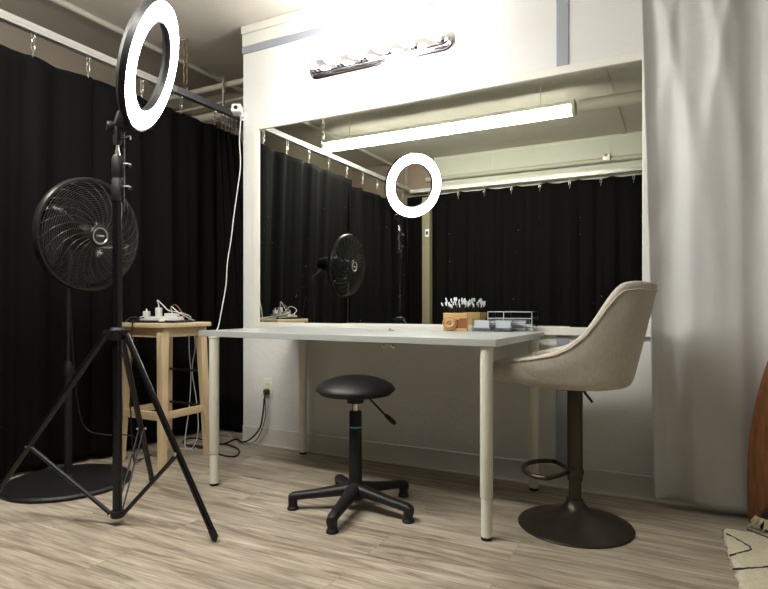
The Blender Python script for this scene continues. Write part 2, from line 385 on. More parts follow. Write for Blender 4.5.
def link_mesh(g, c, L, wd, r, axis):
    pts = []
    for i in range(5): a = PI*i/4; pts.append((wd*math.cos(a), L/2-wd+wd*math.sin(a)))
    for i in range(5): a = PI+PI*i/4; pts.append((wd*math.cos(a), -(L/2-wd)+wd*math.sin(a)))
    P = [Vector((p[0], 0, p[1])) if axis == 0 else Vector((0, p[0], p[1])) for p in pts]
    g.tube([Vector(c)+p for p in P], r, 6, closed=True)
def chain(x, y, z0, z1, m, label):
    g = G(); z = z1-.02; k = 0
    while z > z0+.03: link_mesh(g, (x, y, z), .056, .014, .0040, k % 2); z -= .043; k += 1
    link_mesh(g, (x, y, z0+.01), .05, .013, .003, k % 2)
    o = thing('hanging_chain', label, 'chain', (x, y, z1))
    c = g.build('chain_links', m, o); c.data.transform(T(-x, -y, -z1))
    h = G().tube([(0, 0, .0), (0, 0, -.025)], .004, 6).lathe([(.022, -.004), (.022, 0)], 12).build('ceiling_hook', M['steel'], o)
    b = G().box((-.014, -.012, -.03), (.014, .012, .012), T(0, 0, z0-z1)).build('track_clamp', M['steel'], o)
    return o
chain(TX, 2.745, 2.30, CZ, M['brass'], 'brass chain from the ceiling to the curtain track near the ring light')
chain(TX, 1.2, 2.30, CZ, M['steel'], 'steel chain holding the track, reflected at the left end of the tube light')
chain(TX, -.60, 2.30, CZ, M['steel'], 'steel chain holding the track, reflected inside the ring light')
g = G().tube([(TX, 2.745, CZ-.006), (TX-.12, 2.70, CZ-.008), (-3.17, 2.69, CZ-.008)], .003, 6)
tag(g.build('ceiling_wire', M['steel']), 'thin wire running along the ceiling from the brass chain', 'wire')

hook = thing('curtain_hook', 'x', 'curtain hook', (0, 0, 0), group='metal hooks and chains holding the curtains')
g = G(); g.tube([(0, 0, .03), (0, 0, .012)], .004, 6); link_mesh(g, (0, 0, -.004), .034, .009, .0026, 0)
g.build('roller_link', M['steel'], hook)
g = G(); link_mesh(g, (0, 0, -.032), .036, .009, .0024, 1); link_mesh(g, (0, 0, -.062), .036, .009, .0024, 0)
g.tube(spline([(0, 0, -.075), (.004, .006, -.09), (0, .008, -.105), (0, 0, -.112), (0, -.006, -.1)], 4), .0025, 6)
g.build('hook_links', M['steel'], hook)
HOOKZ = 2.252
dy_named = [(1.74, 'hook above the fan at the left edge of the photo'), (2.043, 'second curtain hook from the left, left of the ring light'),
            (2.40, 'curtain hook seen through the ring light opening'), (2.707, 'curtain hook right of the ring light beside the brass chain'),
            (3.017, 'curtain hook at the joint of white and dark track')]
first = True
def put_hook(x, y, z, label, rz=PI/2):
    global first
    if first:
        first = False; hook.location = (x, y, z); hook.rotation_euler = (0, 0, rz); hook['label'] = label; return hook
    return dup(hook, (x, y, z), rz, label)
for y, lb in dy_named: put_hook(TX, y, HOOKZ, lb)
ORD = ('first', 'second', 'third', 'fourth', 'fifth', 'sixth', 'seventh', 'eighth')
for k, y in enumerate((3.09, 3.125, 3.155, 3.19, 3.23)): put_hook(TX, y, HOOKZ, ORD[k]+' from the left of the bunched curtain hooks beside the wall camera')
sidehooks = [1.42, 1.10, .78, .46, .14, -.18, -.50]
for k, y in enumerate(sidehooks): put_hook(TX, y, HOOKZ, 'hook of the side curtain reflected in the mirror, '+ORD[k]+' after the fan one')
backhooks = [-2.58+.31*i for i in range(8)]
for k, x in enumerate(backhooks): put_hook(x, YB+.115, 2.222, ORD[k]+' from the left of the hooks over the reflected back curtain', 0)

# ------------------------------------------------------------------ curtains
def curtain(name, p0, p1, ztop, zbot, hooks, amp, per, m, label, seed, nu=None, nv=44, q0=None, q1=None, sag=.03, group=None, extra=None):
    """sheet from p0 to p1 (plan), folds perpendicular; q0,q1 = plan of bottom edge"""
    rnd = random.Random(seed)
    p0 = Vector(p0); p1 = Vector(p1); q0 = Vector(q0) if q0 else p0; q1 = Vector(q1) if q1 else p1
    L = (p1-p0).length; nu = nu or int(L/.012)
    d = (p1-p0).normalized(); n = Vector((-d.y, d.x))
    ph = [rnd.uniform(0, 6.28) for _ in range(6)]; ks = [2*PI/per*f for f in (1, .63, 1.71, 2.9)]
    vs = []; fs = []
    for i in range(nu+1):
        s = i/nu; x = s*L
        if hooks:
            dist = min(abs(x-h) for h in hooks); hs = sorted(hooks); gapw = .33
            sg = -sag*(1-math.exp(-(dist/.05)**1.2))
        else: sg = 0; dist = 1
        for j in range(nv+1):
            t = j/nv                              # 0 top, 1 bottom
            base = (p0.lerp(p1, s)).lerp(q0.lerp(q1, s), t**.8)
            a = amp*(.45+.55*min(1, t*2.2))
            wob = .25*math.sin(2.3*t+ph[4])
            f = math.sin(ks[0]*x+ph[0]+wob)*.6+.35*math.sin(ks[1]*x+ph[1]-wob)+.22*math.sin(ks[2]*x+ph[2]+.6*t)+.08*math.sin(ks[3]*x+ph[3]+t)
            f = math.copysign(abs(f)**.8, f)
            off = a*f
            if extra: off += extra(x, t)
            z = ztop+sg*(1-t)+(zbot-ztop)*t
            pt = base+n*off
            vs.append((pt.x, pt.y, z))
    for i in range(nu):
        for j in range(nv):
            a = i*(nv+1)+j; fs.append((a, a+1, a+nv+2, a+nv+1))
    g = G().add(vs, fs, True)
    o = g.build(name, m, solid=.003, angle=180)
    return tag(o, label, 'curtain', group)
GC = 'black curtains along the left and back walls'
curtain('black_curtain', (TX, 3.03), (TX, 2.07), 2.15, .012, [.01, .32, .63, .93], .042, .21, M['black_cloth'], 'black curtain on the left wall behind the wooden stool', 1, group=GC, sag=.010)
curtain('black_curtain', (TX-.012, 2.09), (TX-.012, .66), 2.15, .012, [.03, .35, .68, 1.0, 1.3], .036, .23, M['black_cloth'], 'black curtain on the left wall behind the pedestal fan', 2, q0=(TX-.05, 2.09), q1=(TX-.11, .66), group=GC, sag=.010)
curtain('black_curtain', (TX-.035, .70), (TX-.035, -.66), 2.10, .012, [.24, .56, .88, 1.20], .05, .22, M['black_cloth'], 'black side curtain seen only in the mirror behind the reflected ring light stand', 3, group=GC, sag=.010)
curtain('black_curtain', (TX, 3.25), (TX, 2.99), 2.14, .012, [.02, .05, .09, .13, .17], .03, .05, M['black_cloth'], 'black curtain bunched into the gap beside the white wall end', 4, q0=(-2.30, 3.02), q1=(-2.95, 2.98), nu=90, group=GC, sag=.01)
curtain('black_curtain', (-2.95, YB+.06), (-.90, YB+.06), 2.21, .012, [.35+.33*i for i in range(6)], .03, .22, M['black_cloth'], 'black back curtain reflected in the middle of the mirror beside the beige post', 5, group=GC, sag=.02)
curtain('black_curtain', (-.95, YB+.065), (1.6, YB+.065), 2.21, .012, [.0+.33*i for i in range(8)], .03, .22, M['black_cloth'], 'black back curtain reflected at the right end of the mirror above the bar stool', 6, group=GC, sag=.02)

# pleated satin curtain at the right: soft wide folds, V pleats at the heading
def pleat(x, t):
    s = 0
    for c, wd in ((.10, .05), (.34, .07), (.60, .07), (.86, .06), (1.1, .07)):
        k = wd*(.30+1.6*min(t*1.3, 1)**.7)
        s += .020*math.exp(-((x-c)/k)**2)*math.exp(-t*1.8)
    for c, sl, a in ((.02, .42, .022), (.17, -.30, .018), (.21, .36, .020), (.40, -.42, .020), (.44, .30, .018), (.66, -.36, .02), (.70, .4, .02)):
        s += a*math.exp(-((x-c-sl*t)/(.016+.06*t))**2)*math.exp(-t*3.2)
    s += .004*math.sin(40*x+9*t)*math.exp(-6*t)
    if x < .05: s += .02*(1-x/.05)
    # crumpled leading edge, mostly low down
    s += .007*math.sin(34*t+9*x+1.5*math.sin(11*t))*math.exp(-((x-.03)/.045)**2)*(1 if t > .45 else .5)
    s += .003*math.sin(60*t+20*x)*math.exp(-((x-.06)/.04)**2)*(1 if t > .5 else .2)
    return s
curtain('grey_curtain', (-.165, 2.745), (1.05, 2.745), 2.55, .03, None, .024, .30, M['satin'], 'floor length silver grey satin curtain hanging over the mirror edge', 15, q0=(-.095, 2.745), nu=150, nv=120, extra=lambda x, t: -pleat(x, t))
rod = thing('curtain_rod', 'curtain rod above the grey curtain, out of the top of the photo', 'curtain rod', (.45, 2.745, 2.56))
G().tube([(-.7, 0, 0), (1.0, 0, 0)], .012, 12).build('rod', M['chrome'], rod)
for q in (-.66, .94): G().box((q, -.01, -.01), (q+.02, .066, .01)).build('rod_bracket', M['chrome'], rod)
post = tag(G().box((-2.68, YB+.13, 0), (-2.585, YB+.22, 2.14), bev=.006).build('square_post', M['post']), 'olive beige square post between the black curtains, seen in the mirror', 'post')
move_origin(post, (-2.63, YB+.175, 0))
tp = thing('wall_switch', 'small white switch plate on the reflected beige post', 'switch', (-2.61, YB+.233, 1.72))
G().box((-.025, -.012, -.045), (.025, .0, .045), bev=.002).build('plate', M['white_plastic'], tp)
G().box((-.012, 0, -.02), (.012, .006, .02)).build('rocker', M['slot'], tp)

# ------------------------------------------------------------------ mirror
mr = thing('wall_mirror', 'large white framed wall mirror above the desk', 'mirror', (-1.24, YW, .731))
G().box((-1.10, -.014, .035), (1.10, -.006, 1.245)).build('mirror_glass', M['mirror'], mr)
g = G()
X0, X1, Z0, Z1, fw = -1.135, 1.135, 0, 1.28, .038
for a, b in (((X0, -.024, Z0), (X0+fw, 0, Z1)), ((X1-fw, -.024, Z0), (X1, 0, Z1)), ((X0+fw, -.024, Z0), (X1-fw, 0, Z0+fw)), ((X0+fw, -.024, Z1-fw), (X1-fw, 0, Z1))): g.box(a, b)
g.box((X0+fw-.004, -.017, Z0+fw-.004), (X0+fw+.006, -.012, Z1-fw+.004)).box((X1-fw-.006, -.017, Z0+fw), (X1-fw+.004, -.012, Z1-fw))
g.build('mirror_frame', M['trimwhite'], mr, bevel=.002)

# ------------------------------------------------------------------ vanity light bar
vl = thing('vanity_light', 'chrome bar wall light with six lit globe bulbs', 'wall light', (-1.5, YW, 2.27))
def stadium(hw, hh, n=10):
    p = []
    for i in range(n+1): a = -PI/2+PI*i/n; p.append((hw+hh*math.cos(a), hh*math.sin(a)))
    for i in range(n+1): a = PI/2+PI*i/n; p.append((-hw+hh*math.cos(a), hh*math.sin(a)))
    return p
g = G()
layers = [(.058, 0), (.058, -.010), (.050, -.014), (.050, -.022), (.038, -.026), (.036, -.036), (.028, -.040)]
rows = [[(x, y, z) for x, z in stadium(.40, hh)] for hh, y in layers]; n = len(rows[0]); vs = sum(rows, []); fs = []
for i in range(len(rows)-1):
    for k in range(n): fs.append((i*n+k, i*n+(k+1) % n, (i+1)*n+(k+1) % n, (i+1)*n+k))
fs.append(tuple(range((len(rows)-1)*n, len(rows)*n)))
fs.append(tuple(range(n))[::-1])
g.add(vs, fs); g.build('backplate', M['chrome'], vl, angle=25)
for i in range(6):
    x = -.385+.155*i
    s = G().lathe([(.024, 0), (.024, .012), (.018, .016), (.0165, .034), (.019, .038), (.019, .042)], 20, T(x, -.038, -.006) @ Rx(PI/2)).build('socket', M['chrome'], vl)
    b = G().lathe([(.013, 0), (.014, .012), (.024, .022), (.036, .038), (.041, .055), (.040, .07), (.033, .084), (.02, .093), (0, .096)], 24, T(x, -.078, -.006) @ Rx(PI/2)).build('globe_bulb', M['bulb'], vl)
ch = thing('wall_hook', 'tiny white hook on the wall above the light bar', 'hook', at_y(429, 8, YW))
G().lathe([(.014, 0), (.014, .006), (.006, .01), (.006, .02)], 12, Rx(PI/2)).build('hook_plate', M['white_plastic'], ch)
G().tube(spline([(0, -.02, 0), (0, -.035, -.005), (0, -.04, -.02), (0, -.03, -.03)], 4), .004, 6).build('hook_arm', M['white_plastic'], ch)

# ------------------------------------------------------------------ desk
dk = thing('desk', 'long pale grey desk on cream round legs against the mirror', 'desk', (-1.313, 2.400, 0), math.radians(-1.8))
G().box((-.785, -.36, .721), (.733, .36, .748)).build('tabletop', M['desk'], dk, bevel=.0015)
for wx, wy in ((-.638, 2.052), (-2.004, 2.064), (-.612, 2.71), (-1.965, 2.745)):
    if True:
        q = Rz(math.radians(1.8)) @ Vector((wx+1.313, wy-2.400, 0)); x, y = q.x, q.y
        l = G().lathe([(.0, .721), (.027, .721), (.027, .715), (.024, .713), (.024, .160), (.0228, .157), (.0, .157)][::-1], 28, T(x, y, 0)).build('leg', M['leg'], dk)
        G().lathe([(.0, .012), (.0205, .012), (.0205, .17), (0, .17)], 24, T(x, y, 0)).build('leg_extension', M['leg'], l)
        G().lathe([(.0, 0), (.019, 0), (.021, .004), (.021, .013), (0, .013)], 20, T(x, y, 0)).build('foot_cap', M['black_plastic'], l)
for k, px in enumerate((383.5, 392.5)):
    p = at_y(px, 344.5, 2.04); p.z = .717
    o = thing('brass_hook', 'left of two tiny brass hooks under the desk edge' if k == 0 else 'right of two tiny brass hooks under the desk edge', 'hook', (p.x, 2.035, .719), group='tiny brass hooks')
    G().lathe([(.006, 0), (.006, -.004), (.003, -.006)], 10).build('hook_base', M['brass'], o)
    G().tube(spline([(0, 0, -.004), (0, -.004, -.012), (.006, -.006, -.018), (.012, -.004, -.014)], 4), .0022, 6).build('hook_bend', M['brass'], o)
p = at_y(390, 326.5, 2.50); bd = thing('brass_tack', 'tiny brass bit lying on the desk near its middle', 'tack', (p.x, 2.50, .748))
G().lathe([(.009, 0), (.009, .003), (.005, .006), (.004, .012), (0, .013)], 12).build('tack_head', M['brass'], bd)
G().box((.008, -.004, 0), (.022, .004, .004)).build('tack_tail', M['brass'], bd)

# ------------------------------------------------------------------ black task stool
st = thing('task_stool', 'black round swivel stool on five legs under the desk', 'stool', (-1.235, 2.107, 0))
G().lathe([(0, .500), (.13, .500), (.158, .503), (.168, .508), (.171, .514), (.169, .520), (.158, .533), (.135, .547), (.10, .560), (.06, .569), (.03, .5725), (0, .5735)], 48).build('seat', M['black_vinyl'], st)
G().lathe([(.0, .490), (.150, .492), (.160, .502), (0, .503)], 40).lathe([(0, .455), (.036, .455), (.038, .49), (0, .495)], 20).build('seat_plate', M['black_plastic'], st)
G().lathe([(0, .38), (.014, .38), (.014, .46), (0, .46)], 20).build('piston', M['chrome'], st)
c = G().lathe([(.0, .06), (.032, .06), (.029, .12), (.0265, .415), (.024, .42), (0, .42)], 28).build('column', M['black_plastic'], st)
G().lathe([(.0274, .349), (.0284, .35), (.0284, .356), (.0274, .355)], 28).build('teal_band', M['teal'], c)['label'] = 'teal ring'
hub = G().lathe([(0, .052), (.045, .052), (.05, .06), (.047, .085), (.036, .105), (.03, .12), (0, .12)], 28).build('hub', M['black_plastic'], st)
for k in range(5):
    a = math.radians(209+72*k); g = G(); mt = Rz(a) @ Matrix.Scale(1.045, 4, (1, 0, 0)) @ Matrix.Scale(1.045, 4, (0, 1, 0))
    secs = [(.02, .086, .032, .026), (.08, .078, .027, .022), (.17, .066, .022, .018), (.235, .059, .020, .017), (.258, .055, .020, .018), (.272, .045, .018, .018)]
    vs = []; fs = []; n = 10
    for (x, zc, hw, hh) in secs:
        for q in range(n): an = 2*PI*q/n; vs.append((x, hw*math.copysign(abs(math.cos(an))**.7, math.cos(an)), zc+hh*math.copysign(abs(math.sin(an))**.7, math.sin(an))))
    for i in range(len(secs)-1):
        for q in range(n): fs.append((i*n+q, i*n+(q+1) % n, (i+1)*n+(q+1) % n, (i+1)*n+q))
    fs += [tuple(range(n))[::-1], tuple((len(secs)-1)*n+q for q in range(n))]
    g.add(vs, fs, True, mt); g.lathe([(0, .012), (.019, .012), (.019, .06), (0, .06)], 14, mt @ T(.256, 0, 0))
    l = g.build('leg', M['black_plastic'], st, angle=50)
    G().lathe([(0, 0), (.023, 0), (.024, .004), (.021, .012), (.016, .018), (0, .018)], 20, mt @ T(.256, 0, 0)).build('glide', M['black_plastic'], l)
# lever pointing towards the right of the photo
rd = Vector((math.cos(YAW), math.sin(YAW), 0)); ls = [Vector((0, 0, .482))+rd*.03, Vector((0, 0, .473))+rd*.06, Vector((0, 0, .415))+rd*.115, Vector((0, 0, .395))+rd*.135]
l = G().tube(ls, .0045, 8).build('lever', M['black_plastic'], st)
G().tube([Vector((0, 0, .402))+rd*.128, Vector((0, 0, .398))+rd*.133, Vector((0, 0, .378))+rd*.155, Vector((0, 0, .366))+rd*.168, Vector((0, 0, .362))+rd*.172], [.006, .009, .011, .010, .005], 10).build('lever_grip', M['black_plastic'], l)

# ------------------------------------------------------------------ bar stool (local +x is its front)
bs = thing('bar_stool', 'oatmeal upholstered bar stool with bronze pedestal base beside the desk', 'bar stool', (-.368, 2.345, 0), math.radians(184))
G().lathe([(0, 0), (.217, 0), (.220, .004), (.217, .009), (.185, .022), (.14, .036), (.09, .052), (.055, .070), (.036, .092), (.030, .11), (0, .11)], 64).build('base', M['bronze'], bs)
G().lathe([(0, .09), (.024, .09), (.024, .2), (0, .2)], 28).build('lower_column', M['bronze'], bs)
G().lathe([(0, .182), (.0285, .182), (.0295, .186), (.0295, .56), (0, .56)], 28).build('upper_column', M['bronze'], bs)
pts = [(.03, .012, .215), (.04, .05, .214)]
for i in range(15):
    a = math.radians(100-200*i/14); pts.append((.105+.095*math.cos(a), .125*math.sin(a), .212))
pts += [(.04, -.05, .214), (.03, -.012, .215)]
g = G().tube(spline(pts, 3), .0095, 10).lathe([(.029, .203), (.034, .206), (.034, .224), (.029, .227)], 24)
g.build('footrest', M['bronze'], bs)
G().box((-.05, -.05, .54), (.05, .05, .56)).build('seat_mount', M['black_plastic'], bs, bevel=.004)
G().tube([(-.03, .05, .552), (-.045, .07, .535), (-.07, .09, .508)], .005, 8).build('height_lever', M['black_plastic'], bs)
def zrim(x, back):
    tb = [(-.32, .947), (-.24, .956), (-.185, .950), (-.15, .915), (-.11, .854), (-.07, .79), (-.03, .745), (.03, .704), (.10, .685), (.17, .670), (.24, .656), (.262, .640), (.30, .628)]
    for (x0, z0), (x1, z1) in zip(tb, tb[1:]):
        if x0 <= x <= x1:
            t = (x-x0)/(x1-x0); return z0+(z1-z0)*t
    return tb[0][1] if x < tb[0][0] else tb[-1][1]
def plan(th, xb, xf, hy, e=2.6):
    c, s = math.cos(th), math.sin(th)
    x = math.copysign(abs(c)**(2/e), c); y = math.copysign(abs(s)**(2/e), s)
    return ((xf-.0)*x if x > 0 else (-xb)*x, hy*y)
NT = 56; rows = []
def ring_pts(xb, xf, hy, zf, e=2.6):
    out = []
    for k in range(NT):
        th = 2*PI*k/NT; x, y = plan(th, xb, xf, hy, e); out.append((x, y, zf(x, y, th)))
    return out
xrim = ring_pts(-.298, .262, .215, lambda x, y, th: zrim(x, 0))
def blend_row(lo, k):   # between lower ring and rim ring
    return [tuple(Vector(a).lerp(Vector(b), k)) for a, b in zip(lo, xrim)]
low = ring_pts(-.215, .250, .185, lambda x, y, th: .590)
rows.append([(0, 0, .545)]*NT)
rows.append(ring_pts(-.10, .13, .10, lambda x, y, th: .547))
rows.append(ring_pts(-.18, .22, .155, lambda x, y, th: .558))
rows.append(ring_pts(-.205, .243, .178, lambda x, y, th: .572))
rows.append(low)
for k in (.2, .4, .6, .8, .93): 
    r = blend_row(low, k); rows.append([(x, y*(1+.05*math.sin(PI*k)), z) for x, y, z in r])
rows.append(xrim)
def inner(ring, th, dz):
    out = []
    for x, y, z in ring:
        l = math.hypot(x, y); f = (l-th)/l if l > th else .1; out.append((x*f, y*f, z+dz))
    return out
rows.append(inner(xrim, .014, .007)); rows.append(inner(xrim, .028, .0))
lowi = inner(low, .05, .02)
rimi = inner(xrim, .034, -.02)
for k in (.8, .5, .2): rows.append([tuple(Vector(a).lerp(Vector(b), k)) for a, b in zip(lowi, rimi)])
rows.append(lowi); rows.append([(x*.5, y*.5, .59) for x, y, z in lowi]); rows.append([(0, 0, .59)]*NT)
vs = sum(rows, []); fs = []
for i in range(len(rows)-1):
    for k in range(NT): fs.append((i*NT+k, i*NT+(k+1) % NT, (i+1)*NT+(k+1) % NT, (i+1)*NT+k))
shell = G().add(vs, fs, True).build('bucket_shell', M['linen'], bs, subsurf=1, angle=180)
# piping seam just under the rim, outer side
pp = []
for k in range(NT+1):
    x, y, z = rows[9][k % NT]
    pp.append((x*1.004, y*1.012, z))
pp = [p for p in pp if p[0] < .25]
ordr = sorted([p for p in pp], key=lambda p: math.atan2(p[1], -p[0]))
G().tube(ordr, .0028, 6).build('piping', M['linen_pipe'], shell)
# seat cushion
rows = []
for f, z in ((0, .575), (.80, .572), (.96, .580), (1, .598), (1, .628), (.965, .645), (.86, .655), (.5, .660), (0, .661)):
    r = []
    for k in range(40):
        th = 2*PI*k/40; c, s = math.cos(th), math.sin(th)
        x = math.copysign(abs(c)**.55, c); y = math.copysign(abs(s)**.55, s)
        X = (.105+.232*x*f); r.append((X, .178*y*f, z-(.012*max(0, X-.2)/.13)*(z > .62)))
    rows.append(r)
vs = sum(rows, []); fs = []
for i in range(len(rows)-1):
    for k in range(40): fs.append((i*40+k, i*40+(k+1) % 40, (i+1)*40+(k+1) % 40, (i+1)*40+k))
G().add(vs, fs, True).build('seat_cushion', M['linen'], bs, angle=180)

# ------------------------------------------------------------------ wooden stool
ws = thing('wooden_stool', 'square pale wood stool carrying the power strip by the curtain', 'stool', (-2.615, 2.308, 0))
G().box((-.18, -.18, .752), (.18, .18, .777), bev=.006).build('seat', M['pine_h'], ws)
def taper(g, p0, p1, w0, w1):
    p0 = Vector(p0); p1 = Vector(p1); vs = []
    for p, w in ((p0, w0), (p1, w1)):
        for sx, sy in ((-1,-1),(1,-1),(1,1),(-1,1)): vs.append((p.x+sx*w/2, p.y+sy*w/2, p.z))
    g.add(vs, [(3,2,1,0),(4,5,6,7),(0,1,5,4),(1,2,6,5),(2,3,7,6),(3,0,4,7)])
def legx(s, z): return s*(.137+.028*(1-z/.752))
for sx in (-1, 1):
    for sy in (-1, 1):
        g = G(); taper(g, (legx(sx, 0), legx(sy, 0), 0), (legx(sx, .752), legx(sy, .752), .752), .036, .046); g.build('leg', M['pine'], ws, bevel=.003)
zz = .72; g = G()
for s in (-1, 1): g.box((-.12, s*.135-.01, .70), (.12, s*.135+.01, .752)).box((s*.135-.01, -.12, .70), (s*.135+.01, .12, .752))
g.build('apron', M['pine_h'], ws)
q = .148
for a, b in (((-q, -q-.009, .250), (q, -q+.009, .295)), ((q-.009, -q, .255), (q+.009, q, .295)), ((-q-.009, -q, .255), (-q+.009, q, .295))):
    G().box(a, b, bev=.002).build('stretcher', M['pine_h'], ws)
for z in (.29, .49): G().tube([(-legx(1, z), legx(1, z), z), (legx(1, z), legx(1, z), z)], .007, 10).build('metal_rod', M['darksteel'], ws)['label'] = 'dark metal rod'

ZT = .777
tr = thing('black_tray', 'flat black tray under the power strip on the wooden stool', 'tray', (-2.60, 2.28, ZT), math.radians(15))
G().box((-.14, -.11, 0), (.14, .11, .008), bev=.002).build('tray_base', M['black_plastic'], tr)
g = G()
for a, b in (((-.14, -.11, .006), (.14, -.104, .014)), ((-.14, .104, .006), (.14, .11, .014)), ((-.14, -.104, .006), (-.134, .104, .014)), ((.134, -.104, .006), (.14, .104, .014))): g.box(a, b)
g.build('tray_rim', M['black_plastic'], tr)
ps = thing('power_strip', 'white power strip lying on the black tray', 'power strip', (-2.58, 2.255, ZT+.008), math.radians(22))
G().box((-.12, -.022, 0), (.12, .022, .026), bev=.004).build('strip_body', M['white_plastic'], ps)
g = G()
for k in range(5):
    for s in (-1, 1): g.box((-.08+.035*k-.001, s*.006-.004, .0255), (-.08+.035*k+.001, s*.006+.004, .0272))
g.build('socket_slots', M['slot'], ps)
G().box((.088, -.008, .026), (.104, .008, .031)).build('switch', M['red'], ps)
def adapter(loc, rz, size, label, prongs=True):
    o = thing('power_adapter', label, 'adapter', loc, rz)
    a, b, c = size
    G().box((-a/2, -b/2, 0), (a/2, b/2, c), bev=.004).build('adapter_body', M['white_plastic'], o)
    G().lathe([(0, 0), (.004, 0), (.003, .014), (0, .014)], 10, T(0, 0, c)).build('cable_relief', M['white_plastic'], o)
    return o
adapter((-2.665, 2.222, ZT+.034), .4, (.032, .03, .03), 'small white plug adapter at the left end of the power strip')
adapter((-2.598, 2.248, ZT+.034), .4, (.03, .026, .05), 'tall white plug adapter standing on the power strip middle')
adapter((-2.525, 2.276, ZT+.034), .4, (.075, .034, .018), 'flat wide white adapter at the right end of the power strip')
adapter((-2.505, 2.20, ZT+.008), 1.1, (.05, .03, .016), 'white charger block lying in front of the power strip')
def cord(name, pts, r, m, label, cat='cable', n=8, grp=None):
    o = G().tube(spline(pts, n), r, 7).build(name, m); return tag(o, label, cat, grp)
cord('white_cable', [(-2.598, 2.248, ZT+.10), (-2.60, 2.24, ZT+.125), (-2.57, 2.25, ZT+.10), (-2.54, 2.262, ZT+.07), (-2.50, 2.27, ZT+.062), (-2.47, 2.31, ZT+.05), (-2.49, 2.38, ZT+.03), (-2.58, 2.45, ZT+.012), (-2.625, 2.495, ZT+.003), (-2.645, 2.515, ZT-.04), (-2.650, 2.52, .6), (-2.635, 2.52, .45), (-2.66, 2.53, .25), (-2.69, 2.53, .08), (-2.68, 2.52, .006), (-2.60, 2.50, .006)], .0028, M['white_cord'], 'white cable hanging behind the wooden stool, left of the pair')
cord('white_cable', [(-2.53, 2.28, ZT+.06), (-2.50, 2.25, ZT+.09), (-2.45, 2.25, ZT+.06), (-2.45, 2.34, ZT+.02), (-2.52, 2.44, ZT+.008), (-2.59, 2.495, ZT+.003), (-2.605, 2.515, ZT-.04), (-2.60, 2.52, .62), (-2.625, 2.52, .48), (-2.60, 2.53, .3), (-2.585, 2.53, .12), (-2.62, 2.52, .012), (-2.68, 2.49, .006), (-2.72, 2.47, .006)], .0028, M['white_cord'], 'white cable hanging behind the wooden stool, right of the pair')
cord('brown_cable', [(-2.56, 2.275, ZT+.03), (-2.562, 2.30, ZT+.08), (-2.53, 2.30, ZT+.10), (-2.49, 2.30, ZT+.075), (-2.46, 2.30, ZT+.03), (-2.45, 2.30, ZT+.004)], .0028, M['brown_cord'], 'copper brown cable looping over the power strip')
cord('black_cable', [(-2.64, 2.25, ZT+.036), (-2.66, 2.20, ZT+.03), (-2.66, 2.15, ZT+.015), (-2.655, 2.12, ZT-.005), (-2.65, 2.11, .6), (-2.665, 2.115, .4), (-2.65, 2.11, .2), (-2.66, 2.13, .04), (-2.7, 2.2, .006), (-2.72, 2.3, .006)], .0033, M['black_cord'], 'black cable hanging down the front of the wooden stool')
cord('black_cable', [(-2.70, 2.235, ZT+.02), (-2.74, 2.19, ZT+.03), (-2.76, 2.16, ZT+.006), (-2.765, 2.12, ZT-.03), (-2.75, 2.10, .55), (-2.70, 2.09, .35), (-2.72, 2.10, .15), (-2.76, 2.12, .006), (-2.8, 2.2, .006)], .0033, M['black_cord'], 'black cable over the left front corner of the wooden stool')
# outlet, its plug and the long black cord
ot = thing('wall_outlet', 'cream double wall outlet under the desk with a black plug', 'outlet', (-2.276, YW, .36))
G().box((-.036, -.006, -.058), (.036, 0, .058), bev=.002).build('outlet_plate', M['cream_plastic'], ot)
g = G()
for z in (-.022, .022):
    g.lathe([(.0165, 0), (.0165, .002)], 20, T(0, -.006, z) @ Rx(PI/2))
g.build('outlet_face', M['cream_plastic'], ot)
g = G()
for s in (-1, 1): g.box((s*.006-.001, -.0092, .019), (s*.006+.001, -.0078, .028))
g.build('outlet_slots', M['slot'], ot)
pl = thing('black_plug', 'round black plug pushed into the lower wall outlet socket', 'plug', (-2.276, YW-.008, .338))
G().lathe([(0, 0), (.017, 0), (.019, .006), (.018, .022), (.010, .03), (0, .032)], 20, Rx(PI/2)).build('plug_body', M['black_plastic'], pl)
G().tube(spline([(0, -.026, 0), (.004, -.034, -.012), (.008, -.034, -.04)], 5), .006, 8).build('plug_strain_relief', M['black_plastic'], pl)
def on_floor(px, py, z=.006):
    d = ray(px, py); t = (z-CH)/d.z; return Vector((d.x*t, d.y*t, z))
cord('black_extension_cord', [(-2.275, YW-.042, .30), (-2.28, YW-.045, .22), (-2.30, YW-.05, .12), (-2.36, YW-.055, .05), (-2.42, YW-.07, .02), on_floor(236, 439), on_floor(222, 444), on_floor(205, 440), on_floor(190, 438), on_floor(183, 443), on_floor(200, 448), on_floor(222, 444, .014), on_floor(238, 449), on_floor(236, 456), on_floor(222, 455), on_floor(205, 447, .014), on_floor(185, 445)], .0055, M['black_cord'], 'thick black cord looping on the floor from the outlet', n=10)
cord('thin_black_cord', [(-2.27, YW-.04, .30), (-2.262, YW-.045, .2), (-2.29, YW-.05, .1), (-2.34, YW-.05, .03), (-2.42, YW-.04, .008), (-2.5, 2.86, .006)], .003, M['black_cord'], 'thinner grey black cord hanging beside the thick outlet cord')
cord('thin_grey_cord', [on_floor(184, 445, .004), on_floor(205, 437, .004), on_floor(225, 433, .004), (-2.62, 2.86, .004)], .0025, M['white_cord'], 'thin grey cord curving on the black curtain foot')

